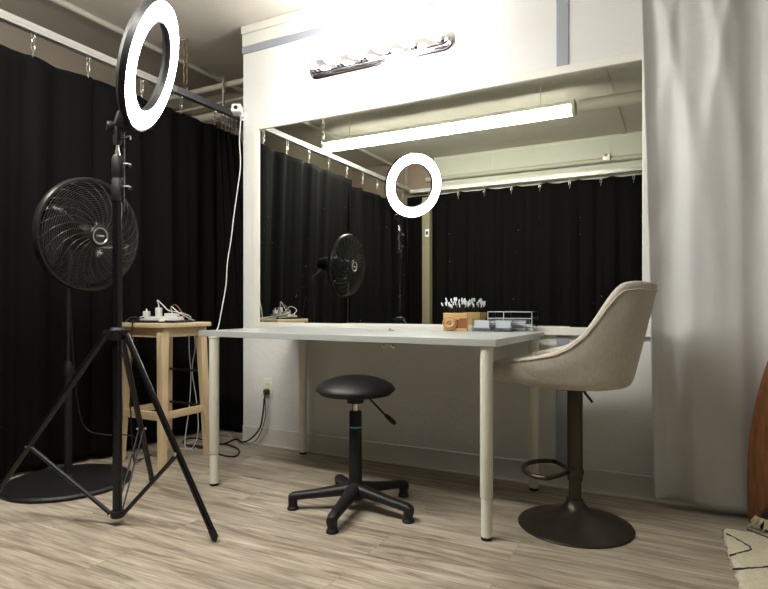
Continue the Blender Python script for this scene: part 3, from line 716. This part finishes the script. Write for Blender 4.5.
# ------------------------------------------------------------------ wall camera and its cord
cm = thing('security_camera', 'small white security camera at the top corner of the wall', 'camera', (-2.475, YW-.0, 2.10))
G().lathe([(0, 0), (.028, 0), (.028, .008), (.012, .012), (.010, .03), (0, .03)], 20, T(.005, 0, -.02) @ Rx(PI/2)).build('camera_mount', M['white_plastic'], cm)
mt = T(-.012, -.045, .01) @ Rz(math.radians(25)) @ Rx(math.radians(78))
h = G().box((-.03, -.026, -.03), (.03, .028, .035), mt, bev=.008).build('camera_head', M['white_plastic'], cm)
G().lathe([(.013, 0), (.013, .004), (0, .004)], 20, mt @ T(0, 0, .034)).build('camera_lens', M['slot'], h)['label'] = 'black lens'
pts = [(-2.48, YW-.02, 2.07)]
for (px, py, t) in ((239.5, 140, 3.60), (240.5, 165, 3.60), (237.5, 190, 3.58), (234, 215, 3.56), (231, 240, 3.54), (227.5, 262, 3.52), (226, 285, 3.5), (222, 308, 3.46), (218.5, 326, 3.44)): pts.append(at_t(px, py, t))
pts += [(-2.475, 2.56, .70), (-2.50, 2.545, .5), (-2.53, 2.55, .2), (-2.56, 2.56, .006), (-2.62, 2.54, .006)]
cord('camera_cord', pts, .0032, M['white_cord'], 'long white cord hanging from the wall camera down past the desk')

# ------------------------------------------------------------------ ring light and stand
RC = Vector((-1.833, 1.56, 1.806)); RH = math.radians(34); RT = math.radians(17)
rl = thing('ring_light', 'large lit ring light on the black tripod', 'ring light', RC, 0)
mt = Rz(RH) @ Ry(RT) @ Ry(PI/2)      # local z -> ring normal
R0, R1 = .172, .244
G().lathe([(R0, 0), (R0+.004, .006), ((R0+R1)/2, .009), (R1-.004, .006), (R1, 0), (R0, 0)], 96, mt).build('diffuser', M['ringlens'], rl)
G().lathe([(R0, .001), (R0-.006, .003), (R0-.007, -.018), (R0+.01, -.038), (R1-.012, -.040), (R1+.006, -.022), (R1+.007, .003), (R1, .001), (R0, .001)], 96, mt).build('housing', M['black_plastic'], rl)
# yoke from the lower rear of the ring to the stand top
PX, PY = -1.985, 1.515
nrm = (mt @ Vector((0, 0, 1))); dn = (mt @ Vector((1, 0, 0)))
if dn.z > 0: dn = -dn
low_c = dn*.235-nrm*.04
topp = Vector((PX, PY, 1.585))-RC
g = G().box((-.022, -.018, -.03), (.022, .018, .03), along(low_c-nrm*.012, dn), bev=.004)
g.tube([low_c-nrm*.02, low_c.lerp(topp, .5)+Vector((0, 0, .01)), topp+Vector((0, 0, .01))], .010, 10)
g.build('mounting_arm', M['black_plastic'], rl)
kn = G().lathe([(0, -.02), (.018, -.02), (.021, -.014), (.021, .0), (.018, .004), (0, .004)], 20, along(topp+Vector((-.03, -.02, -.0)), (-.5, -.85, 0))).build('tilt_knob', M['black_plastic'], rl)

sd = thing('tripod_stand', 'tall black tripod light stand carrying the ring light', 'tripod', (PX, PY, 0))
G().lathe([(0, .03), (.018, .03), (.018, 1.34), (0, 1.34)], 22).build('lower_pole', M['black_gloss'], sd)
G().lathe([(0, 1.28), (.0135, 1.28), (.0125, 1.47), (0, 1.47)], 18).build('upper_pole', M['black_gloss'], sd)
cl = G().lathe([(0, 1.285), (.020, 1.285), (.022, 1.29), (.022, 1.37), (.019, 1.375), (.019, 1.38), (.0215, 1.385), (.0215, 1.455), (.015, 1.47), (0, 1.47)], 22).build('clamp_collar', M['black_plastic'], sd)
for z in (1.345, 1.435):
    dr = Vector((math.cos(YAW), math.sin(YAW), 0))
    G().tube([Vector((0, 0, z))+dr*.018, Vector((0, 0, z))+dr*.045], .0045, 8).lathe([(0, 0), (.007, 0), (.009, .004), (.007, .010), (0, .011)], 10, along(Vector((0, 0, z-.004))+dr*.045, dr+Vector((0, 0, -.3)))).build('clamp_knob', M['darksteel'], cl)
G().lathe([(0, 1.46), (.011, 1.46), (.012, 1.48), (.007, 1.495), (.007, 1.515), (0, 1.515)], 14).build('chrome_spigot', M['chrome'], sd)['label'] = 'chrome spigot'
g = G().box((-.013, -.012, 1.51), (.013, .012, 1.60), bev=.003); g.tube([(.010, .008, 1.535), (.036, .02, 1.54)], .005, 8).lathe([(0, 0), (.009, 0), (.009, .012), (0, .012)], 10, along(Vector((.034, .02, 1.54)), dr))
g.build('tilt_head', M['black_plastic'], sd)
# a slim rod rising beside the clamp
G().tube([(.023, .012, 1.25), (.023, .012, 1.56)], .004, 8).build('cable_guide', M['black_plastic'], sd)
col = G().lathe([(0, .735), (.030, .735), (.032, .74), (.032, .775), (.02, .785), (0, .785)], 22).build('leg_collar', M['black_plastic'], sd)
bot = G().lathe([(0, .03), (.024, .03), (.026, .036), (.026, .056), (.0, .062)], 20).build('brace_collar', M['black_plastic'], sd)
feet = [Vector((-1.532+.01, 1.573, 0)), Vector((-2.50, 1.27, 0)), Vector((-2.286, 1.94, 0))]
for f in feet:
    d = (f-Vector((PX, PY, 0))); hd = d.normalized(); a = hd*.045+Vector((0, 0, .758)); b = Vector((d.x, d.y, .012))
    g = G().tube([a, b], .0125, 12)
    leg = g.build('leg', M['black_gloss'], sd)
    G().tube([b+(a-b).normalized()*.035, b, b-Vector((0, 0, .0))+hd*.002], [.0136, .0138, .012], 12).build('rubber_foot', M['black_plastic'], leg)
    ears = G().box((.0, -.009, -.012), (.055, .009, .012), T(0, 0, .762) @ Rz(math.atan2(hd.y, hd.x))).build('hinge_ear', M['black_plastic'], col)
    mid = a.lerp(b, .60)
    n = Vector((-hd.y, hd.x, 0))
    g = G()
    st0 = hd*.03+Vector((0, 0, .046))
    if f is feet[2]:
        for s in (-1, 1): g.tube([st0+n*.010*s, mid+n*.010*s], .0035, 6)
    else: g.tube([st0, mid], .0085, 8)
    g.tube([st0-n*.016, st0+n*.016], .004, 8)
    br = g.build('brace', M['black_plastic'], sd)
    G().tube([mid-n*.020, mid+n*.020], .0045, 8).lathe([(0, 0), (.007, 0), (.006, .004), (0, .005)], 10, along(mid-n*.018, -n)).build('rivet', M['steel'], br)

# ------------------------------------------------------------------ pedestal fan
FC = Vector((-2.378, 1.672, 1.192)); FB = Vector((-2.655, 1.752, 0))
fn = thing('pedestal_fan', 'black round pedestal fan behind the tripod', 'fan', FB)
G().lathe([(0, 0), (.280, 0), (.287, .005), (.287, .014), (.277, .022), (.15, .028), (.03, .032), (.022, .05), (0, .05)], 64).build('base', M['black_plastic'], fn)
G().lathe([(0, .04), (.017, .04), (.017, .56), (.0085, .57), (.0085, 1.06), (0, 1.06)], 20).build('pole', M['black_plastic'], fn)
G().lathe([(0, .53), (.020, .53), (.022, .54), (.020, .575), (.012, .60), (0, .60)], 18).build('height_collar', M['black_plastic'], fn)
hdm = T(*(FC-FB)) @ Rz(math.radians(1)) @ Ry(math.radians(6)) @ Ry(PI/2)   # local z -> forward
G().tube([hdm @ Vector((0, 0, -.26)), hdm @ Vector((0, 0, -.20)), hdm @ Vector((0, 0, -.08))], [.045, .062, .070], 24).build('motor_housing', M['black_plastic'], fn)
G().tube([(0, 0, 1.02), (0, 0, 1.1), hdm @ Vector((.03, 0, -.22))], [.012, .022, .024], 14).build('neck', M['black_plastic'], fn)
RR = .246
G().lathe([(RR-.008, -.018), (RR+.004, -.020), (RR+.010, -.012), (RR+.011, .006), (RR+.006, .018), (RR-.004, .018), (RR-.006, .010), (RR-.004, .004), (RR-.008, -.018)], 96, hdm).build('grille_rim', M['rim_metal'], fn)
def dome(r, zc, depth): return zc+depth*math.sqrt(max(0, 1-(r/RR)**2))*1.0
def grille(zc, depth, twist, nring, nsp, wire):
    g = G()
    for i in range(nring):
        r = .05+(RR-.055)*(i+.5)/nring; z = dome(r, zc, depth)
        g.tube([hdm @ Vector((r*math.cos(2*PI*k/60), r*math.sin(2*PI*k/60), z)) for k in range(60)], wire, 4, closed=True)
    for s in range(nsp):
        pts = []
        for k in range(13):
            q = k/12; r = .045+(RR-.047)*q; a = 2*PI*s/nsp+twist*(q**1.3); pts.append(hdm @ Vector((r*math.cos(a), r*math.sin(a), dome(r, zc, depth)+.001)))
        g.tube(pts, wire*1.25, 5)
    return g
grille(.012, .055, .75, 24, 26, .0010).build('front_grille', M['grille'], fn)
grille(-.012, -.07, -.5, 12, 24, .0012).build('rear_grille', M['black_plastic'], fn)
bd = G().lathe([(0, .04), (.046, .04), (.05, .055), (.05, .066), (.044, .073), (.04, .073), (0, .072)], 40, hdm).build('grille_badge', M['black_plastic'], fn)
G().lathe([(.031, .0725), (.034, .076), (.038, .0755), (.039, .0725), (.031, .0725)], 40, hdm).build('badge_ring', M['steel'], bd)['label'] = 'silver ring on the badge'
cu = bpy.data.curves.new('badge_lettering', 'FONT'); cu.body = 'LASKO'; cu.size = .0125; cu.extrude = .0006; cu.align_x = 'CENTER'; cu.align_y = 'CENTER'
tmp = bpy.data.objects.new('tmp_text', cu); COL.objects.link(tmp)
me = bpy.data.meshes.new_from_object(tmp.evaluated_get(bpy.context.evaluated_depsgraph_get()))
bpy.data.objects.remove(tmp)
# text x -> fan's left-right as seen from the front, text y -> up
TM = T(*(FC-FB)) @ Rz(math.radians(1)) @ Ry(math.radians(6)) @ T(.0735, 0, 0) @ Matrix(((0, 0, 1, 0), (1, 0, 0, 0), (0, 1, 0, 0), (0, 0, 0, 1)))
me.transform(TM); me.name = 'badge_lettering'; me.materials.clear(); me.materials.append(M['white_plastic'])
o = bpy.data.objects.new('badge_lettering', me); COL.objects.link(o); o.parent = bd
# blades
G().lathe([(0, -.05), (.045, -.05), (.048, -.02), (.04, .03), (.02, .036), (0, .037)], 28, hdm).build('blade_hub', M['black_plastic'], fn)
for s in range(3):
    vs = []; fs = []; nr, na = 8, 8
    for i in range(nr+1):
        r = .04+.195*i/nr; wdt = .35+.65*math.sin(PI*.5*min(1, i/nr*1.5)); 
        for k in range(na+1):
            q = k/na-.5; a = 2*PI*s/3+.5+q*1.5*wdt+.25*i/nr
            vs.append(hdm @ Vector((r*math.cos(a), r*math.sin(a), -.012-q*.055*(1-.3*i/nr))))
    for i in range(nr):
        for k in range(na): a = i*(na+1)+k; fs.append((a, a+1, a+na+2, a+na+1))
    G().add(vs, fs, True).build('blade', M['black_gloss'], fn, solid=.003, angle=180)
cord('fan_power_cord', [(-2.70, 1.79, .95), (-2.73, 1.83, .6), (-2.72, 1.85, .35), (-2.70, 1.88, .24), (-2.62, 1.92, .21), (-2.55, 2.0, .20), (-2.55, 2.06, .16), (-2.62, 2.1, .03), (-2.68, 2.2, .006)], .003, M['black_cord'], 'black power cord hanging from the back of the fan')

# ------------------------------------------------------------------ desk top things
wc = thing('pen_holder', 'wooden camera shaped holder on the desk by the mirror', 'holder', (-.982, 2.655, .748), math.radians(14))
W, D, H = .112, .06, .088
G().box((-W/2, -D/2, .012), (W/2, D/2, H*.7)).build('holder_body', M['light_wood'], wc)
G().box((-W/2+.001, -D/2-.0015, .013), (W/2-.001, -D/2, H*.7)).build('walnut_front_panel', M['orange_wood'], wc)
g = G().box((-W/2-.002, -D/2-.002, 0), (W/2+.002, D/2+.002, .013), bev=.001)
g.box((-W/2-.002, -D/2-.002, H*.7), (W/2+.002, D/2+.002, H), bev=.001).prism([(-.012, H*.62), (.018, H*.62), (.026, H*.72), (-.02, H*.72)], -D/2-.003, -D/2)
g.build('holder_trim', M['light_wood'], wc)
l = G()
l.lathe([(.034, 0), (.035, .006), (.032, .012), (.028, .010), (.026, .014), (.022, .013), (.020, .018), (.013, .016), (.011, .012), (.006, .012), (.005, .016), (0, .016)], 36, T(-.026, -D/2, .038) @ Rx(PI/2))
l = l.build('holder_lens', M['light_wood'], wc)
g = G()
for rr, q in ((.0285, .0115), (.0165, .0155), (.0075, .013)): g.tube([T(-.026, -D/2, .038) @ Rx(PI/2) @ Vector((rr*math.cos(2*PI*k/28), rr*math.sin(2*PI*k/28), q)) for k in range(28)], .0014, 5, closed=True)
g.build('groove_shade_ring', M['orange_wood'], l)  # walnut-coloured rings paint the shade of the lens grooves
rnd = random.Random(5); wand0 = None
for k in range(34):
    bx, by = rnd.uniform(-.030, .030), rnd.uniform(-.008, .008)
    ax = bx/.030*.40+rnd.uniform(-.16, .16); ay = rnd.uniform(-.22, .22); hgt = rnd.uniform(-.020, .016)
    if wand0 is None:
        wand0 = thing('mascara_wand', 'x', 'brush', (0, 0, 0), group='white tipped wands in the wooden holder')
        G().tube([(0, 0, 0), (0, 0, .078)], .0012, 6).build('handle', M['black_plastic'], wand0)
        g = G().tube([(0, 0, .074), (0, 0, .078), (0, 0, .090), (0, 0, .094)], [.0012, .0034, .0038, .0018], 8); g.build('bristle_tip', M['white_bristle'], wand0)
        o = wand0
    else: o = dup(wand0)
    o['label'] = 'white tipped wand standing in the wooden camera shaped holder'
    o.location = Matrix.Rotation(math.radians(14), 4, 'Z') @ Vector((bx, by, 0))+Vector((-.982, 2.655, .748+.058+hgt))
    o.rotation_euler = (ay, ax, 0)

# acrylic trays
def acrylic_tray(loc, rz, label, fill):
    o = thing('acrylic_tray', label, 'tray', loc, rz)
    a, b, c = .092, .08, .06; th = .0025
    g = G().box((-a/2, -b/2, 0), (a/2, b/2, th))
    g.box((-a/2, b/2-th, th), (a/2, b/2, c))
    for s in (-1, 1):
        x = s*(a/2-th/2)
        vs = [(x-th/2, -b/2, th), (x-th/2, b/2-th, th), (x-th/2, b/2-th, c), (x-th/2, -b/2+.018, c), (x-th/2, -b/2, .03),
              (x+th/2, -b/2, th), (x+th/2, b/2-th, th), (x+th/2, b/2-th, c), (x+th/2, -b/2+.018, c), (x+th/2, -b/2, .03)]
        g.add(vs, [(0,1,2,3,4), (9,8,7,6,5), (0,5,6,1), (1,6,7,2), (2,7,8,3), (3,8,9,4), (4,9,5,0)])
    g.box((-a/2+th, -b/2, th), (a/2-th, -b/2+th, .022))
    g.build('tray_body', M['acrylic'], o)
    return o
def lash_case(loc, rz, label, h=.03):
    o = thing('lash_case', label, 'case', loc, rz)
    G().box((-.037, -.03, 0), (.037, .028, h*.3), bev=.001).build('case_body', M['lash'], o)
    G().prism([(-.029, h*.3), (.027, h*.3), (.027, h), (-.005, h)], -.035, .035, Rz(-PI/2) @ Matrix.Scale(-1, 4, (0, 1, 0)) @ Rz(PI)).build('case_lid', M['silver_print'], o)
    return o
rz = math.radians(14)
lt = ['left clear acrylic tray on the desk beside the wooden holder', 'right clear acrylic tray on the desk near its corner']
for i, (x, y) in enumerate(((-.852, 2.668), (-.752, 2.688))):
    acrylic_tray((x, y, .748), rz, lt[i], None)
    lash_case((x, y-.003, .7515), rz, ('grey and silver case inside the %s acrylic tray' % ('left', 'right')[i]), h=.048)
sh = thing('acrylic_organizer', 'taller clear acrylic shelf organizer behind the trays by the mirror', 'organizer', (-.735, 2.757, .748), 0)
g = G(); a, b, c, th = .22, .045, .095, .003
for z in (0, .03, .06, c-th): g.box((-a/2, -b/2, z), (a/2, b/2, z+th))
for x in (-a/2, -.03, a/2-th): g.box((x, -b/2, th), (x+th, b/2, c-th))
g.build('organizer_body', M['acrylic'], sh)
g = G()
for z in (.0315, .0615, c-.0015): g.box((-a/2, -b/2-.0012, z-.0018), (a/2, -b/2, z+.0018))
for x in (-a/2, -.03, a/2-th): g.box((x, -b/2-.0012, .0), (x+th, -b/2, c))
g.build('edge_glint_strip', M['edge_glint'], sh)  # added pale strips, painted glints that make the clear edges show
for i, (x, z) in enumerate(((-.07, .751), (-.07, .781), (.04, .751), (.04, .781))):
    lash_case((-.735+x, 2.757, z+.0), 0, ('grey case on the %s shelf of the organizer, %s side' % (('lower', 'middle')[i % 2], ('left', 'right')[i//2])), h=.018).scale = (1, .6, 1)

# ------------------------------------------------------------------ rug and hide
rg = thing('shaggy_rug', 'cream wool rug with thin charcoal lines at the lower right', 'rug', (.75, 1.75, 0))
rnd = random.Random(3); nx, ny = 110, 130; vs = []; fs = []
x0, x1, y0, y1 = -.596, .75, -.95, .805
for i in range(nx+1):
    for j in range(ny+1):
        s, t = i/nx, j/ny; x = x0+(x1-x0)*s; y = y0+(y1-y0)*t
        if i == 0: x += rnd.uniform(-.007, .006)
        if j == ny: y += rnd.uniform(-.007, .007)+.01*math.sin(9*x)
        x += .008*math.sin(7*y); e = min(s*(x1-x0), (1-s)*(x1-x0), t*(y1-y0), (1-t)*(y1-y0))
        z = .016*min(1, (e/.02)**.5)+rnd.uniform(0, .004)
        vs.append((x, y, z+.001))
nb = len(vs)
for i in range(nx):
    for j in range(ny): a = i*(ny+1)+j; fs.append((a, a+1, a+ny+2, a+ny+1))
fs.append([i*(ny+1) for i in range(nx+1)]+[nx*(ny+1)+j for j in range(1, ny+1)]+[i*(ny+1)+ny for i in range(nx-1, -1, -1)]+[j for j in range(ny-1, 0, -1)])
G().add(vs, fs, True).build('pile', M['wool'], rg, angle=180)
def rl_(pts):
    P = [Vector((x-.75, y-1.75, .0195+rnd.uniform(-.001, .001))) for x, y in pts]
    Q = spline(P, 8); Q = [q+Vector((rnd.uniform(-.002, .002), rnd.uniform(-.002, .002), 0)) for q in Q]
    G().tube(Q, .0032, 6).build('pattern_line', M['wool_dark'], rg)['label'] = 'charcoal line'
rl_([(.157, 2.47), (.19, 2.425), (.222, 2.362), (.19, 2.31), (.152, 2.264)])
rl_([(.152, 2.15), (.20, 2.18), (.255, 2.22), (.36, 2.30), (.46, 2.37), (.56, 2.30), (.68, 2.22), (.8, 2.3)])
rl_([(.228, 2.56), (.288, 2.50), (.36, 2.42), (.46, 2.37)])
rl_([(.15, 1.9), (.26, 1.98), (.36, 2.08), (.26, 2.18)][:3]+[(.46, 1.98), (.56, 1.9), (.68, 1.98)])
rl_([(.15, 1.7), (.26, 1.62), (.36, 1.54), (.46, 1.62), (.56, 1.7), (.68, 1.62)])

hd = thing('cowhide', 'folded brown, black and cream cowhide leaning beside the grey curtain', 'cowhide', (.575, 2.64, 0))
vs = []; fs = []; n, mrow = 64, 26
rnd = random.Random(11); jag = [rnd.uniform(-.012, .02) for _ in range(n)]
for j in range(mrow+1):
    t = j/mrow
    rx = .315-.16*t**3+.01*math.sin(5*t); ry = .065-.02*t
    if t > .93: k = math.sqrt(max(0, 1-((t-.93)/.07)**2)); rx *= .3+.7*k; ry *= .2+.8*k
    for i in range(n):
        a = 2*PI*i/n; f = 1+.05*math.sin(7*a+2*t)+.03*math.sin(13*a+1)
        z = .012+(.98*t)+(jag[i]*(1-t*6) if t < .16 else 0)+(.0)
        vs.append((rx*math.cos(a)*f, ry*math.sin(a)*f-.0, max(.004, z)))
for j in range(mrow):
    for i in range(n): fs.append((j*n+i, j*n+(i+1) % n, (j+1)*n+(i+1) % n, (j+1)*n+i))
fs.append(tuple(range(n))[::-1]); fs.append(tuple(mrow*n+i for i in range(n)))
G().add(vs, fs, True).build('hide_fold', M['hide'], hd, angle=180)
g = G()
for i in range(70):
    a = PI*.55+PI*1.0*i/70; x = .31*math.cos(a); y = .066*math.sin(a)
    g.tube([(x, y, .05), (x*1.03+rnd.uniform(-.008, .008), y*1.08, .025), (x*1.05+rnd.uniform(-.015, .012), y*1.1+rnd.uniform(-.01, .01), .004)], [.005, .0035, .001], 5)
g.build('fringe', M['wool'], hd)
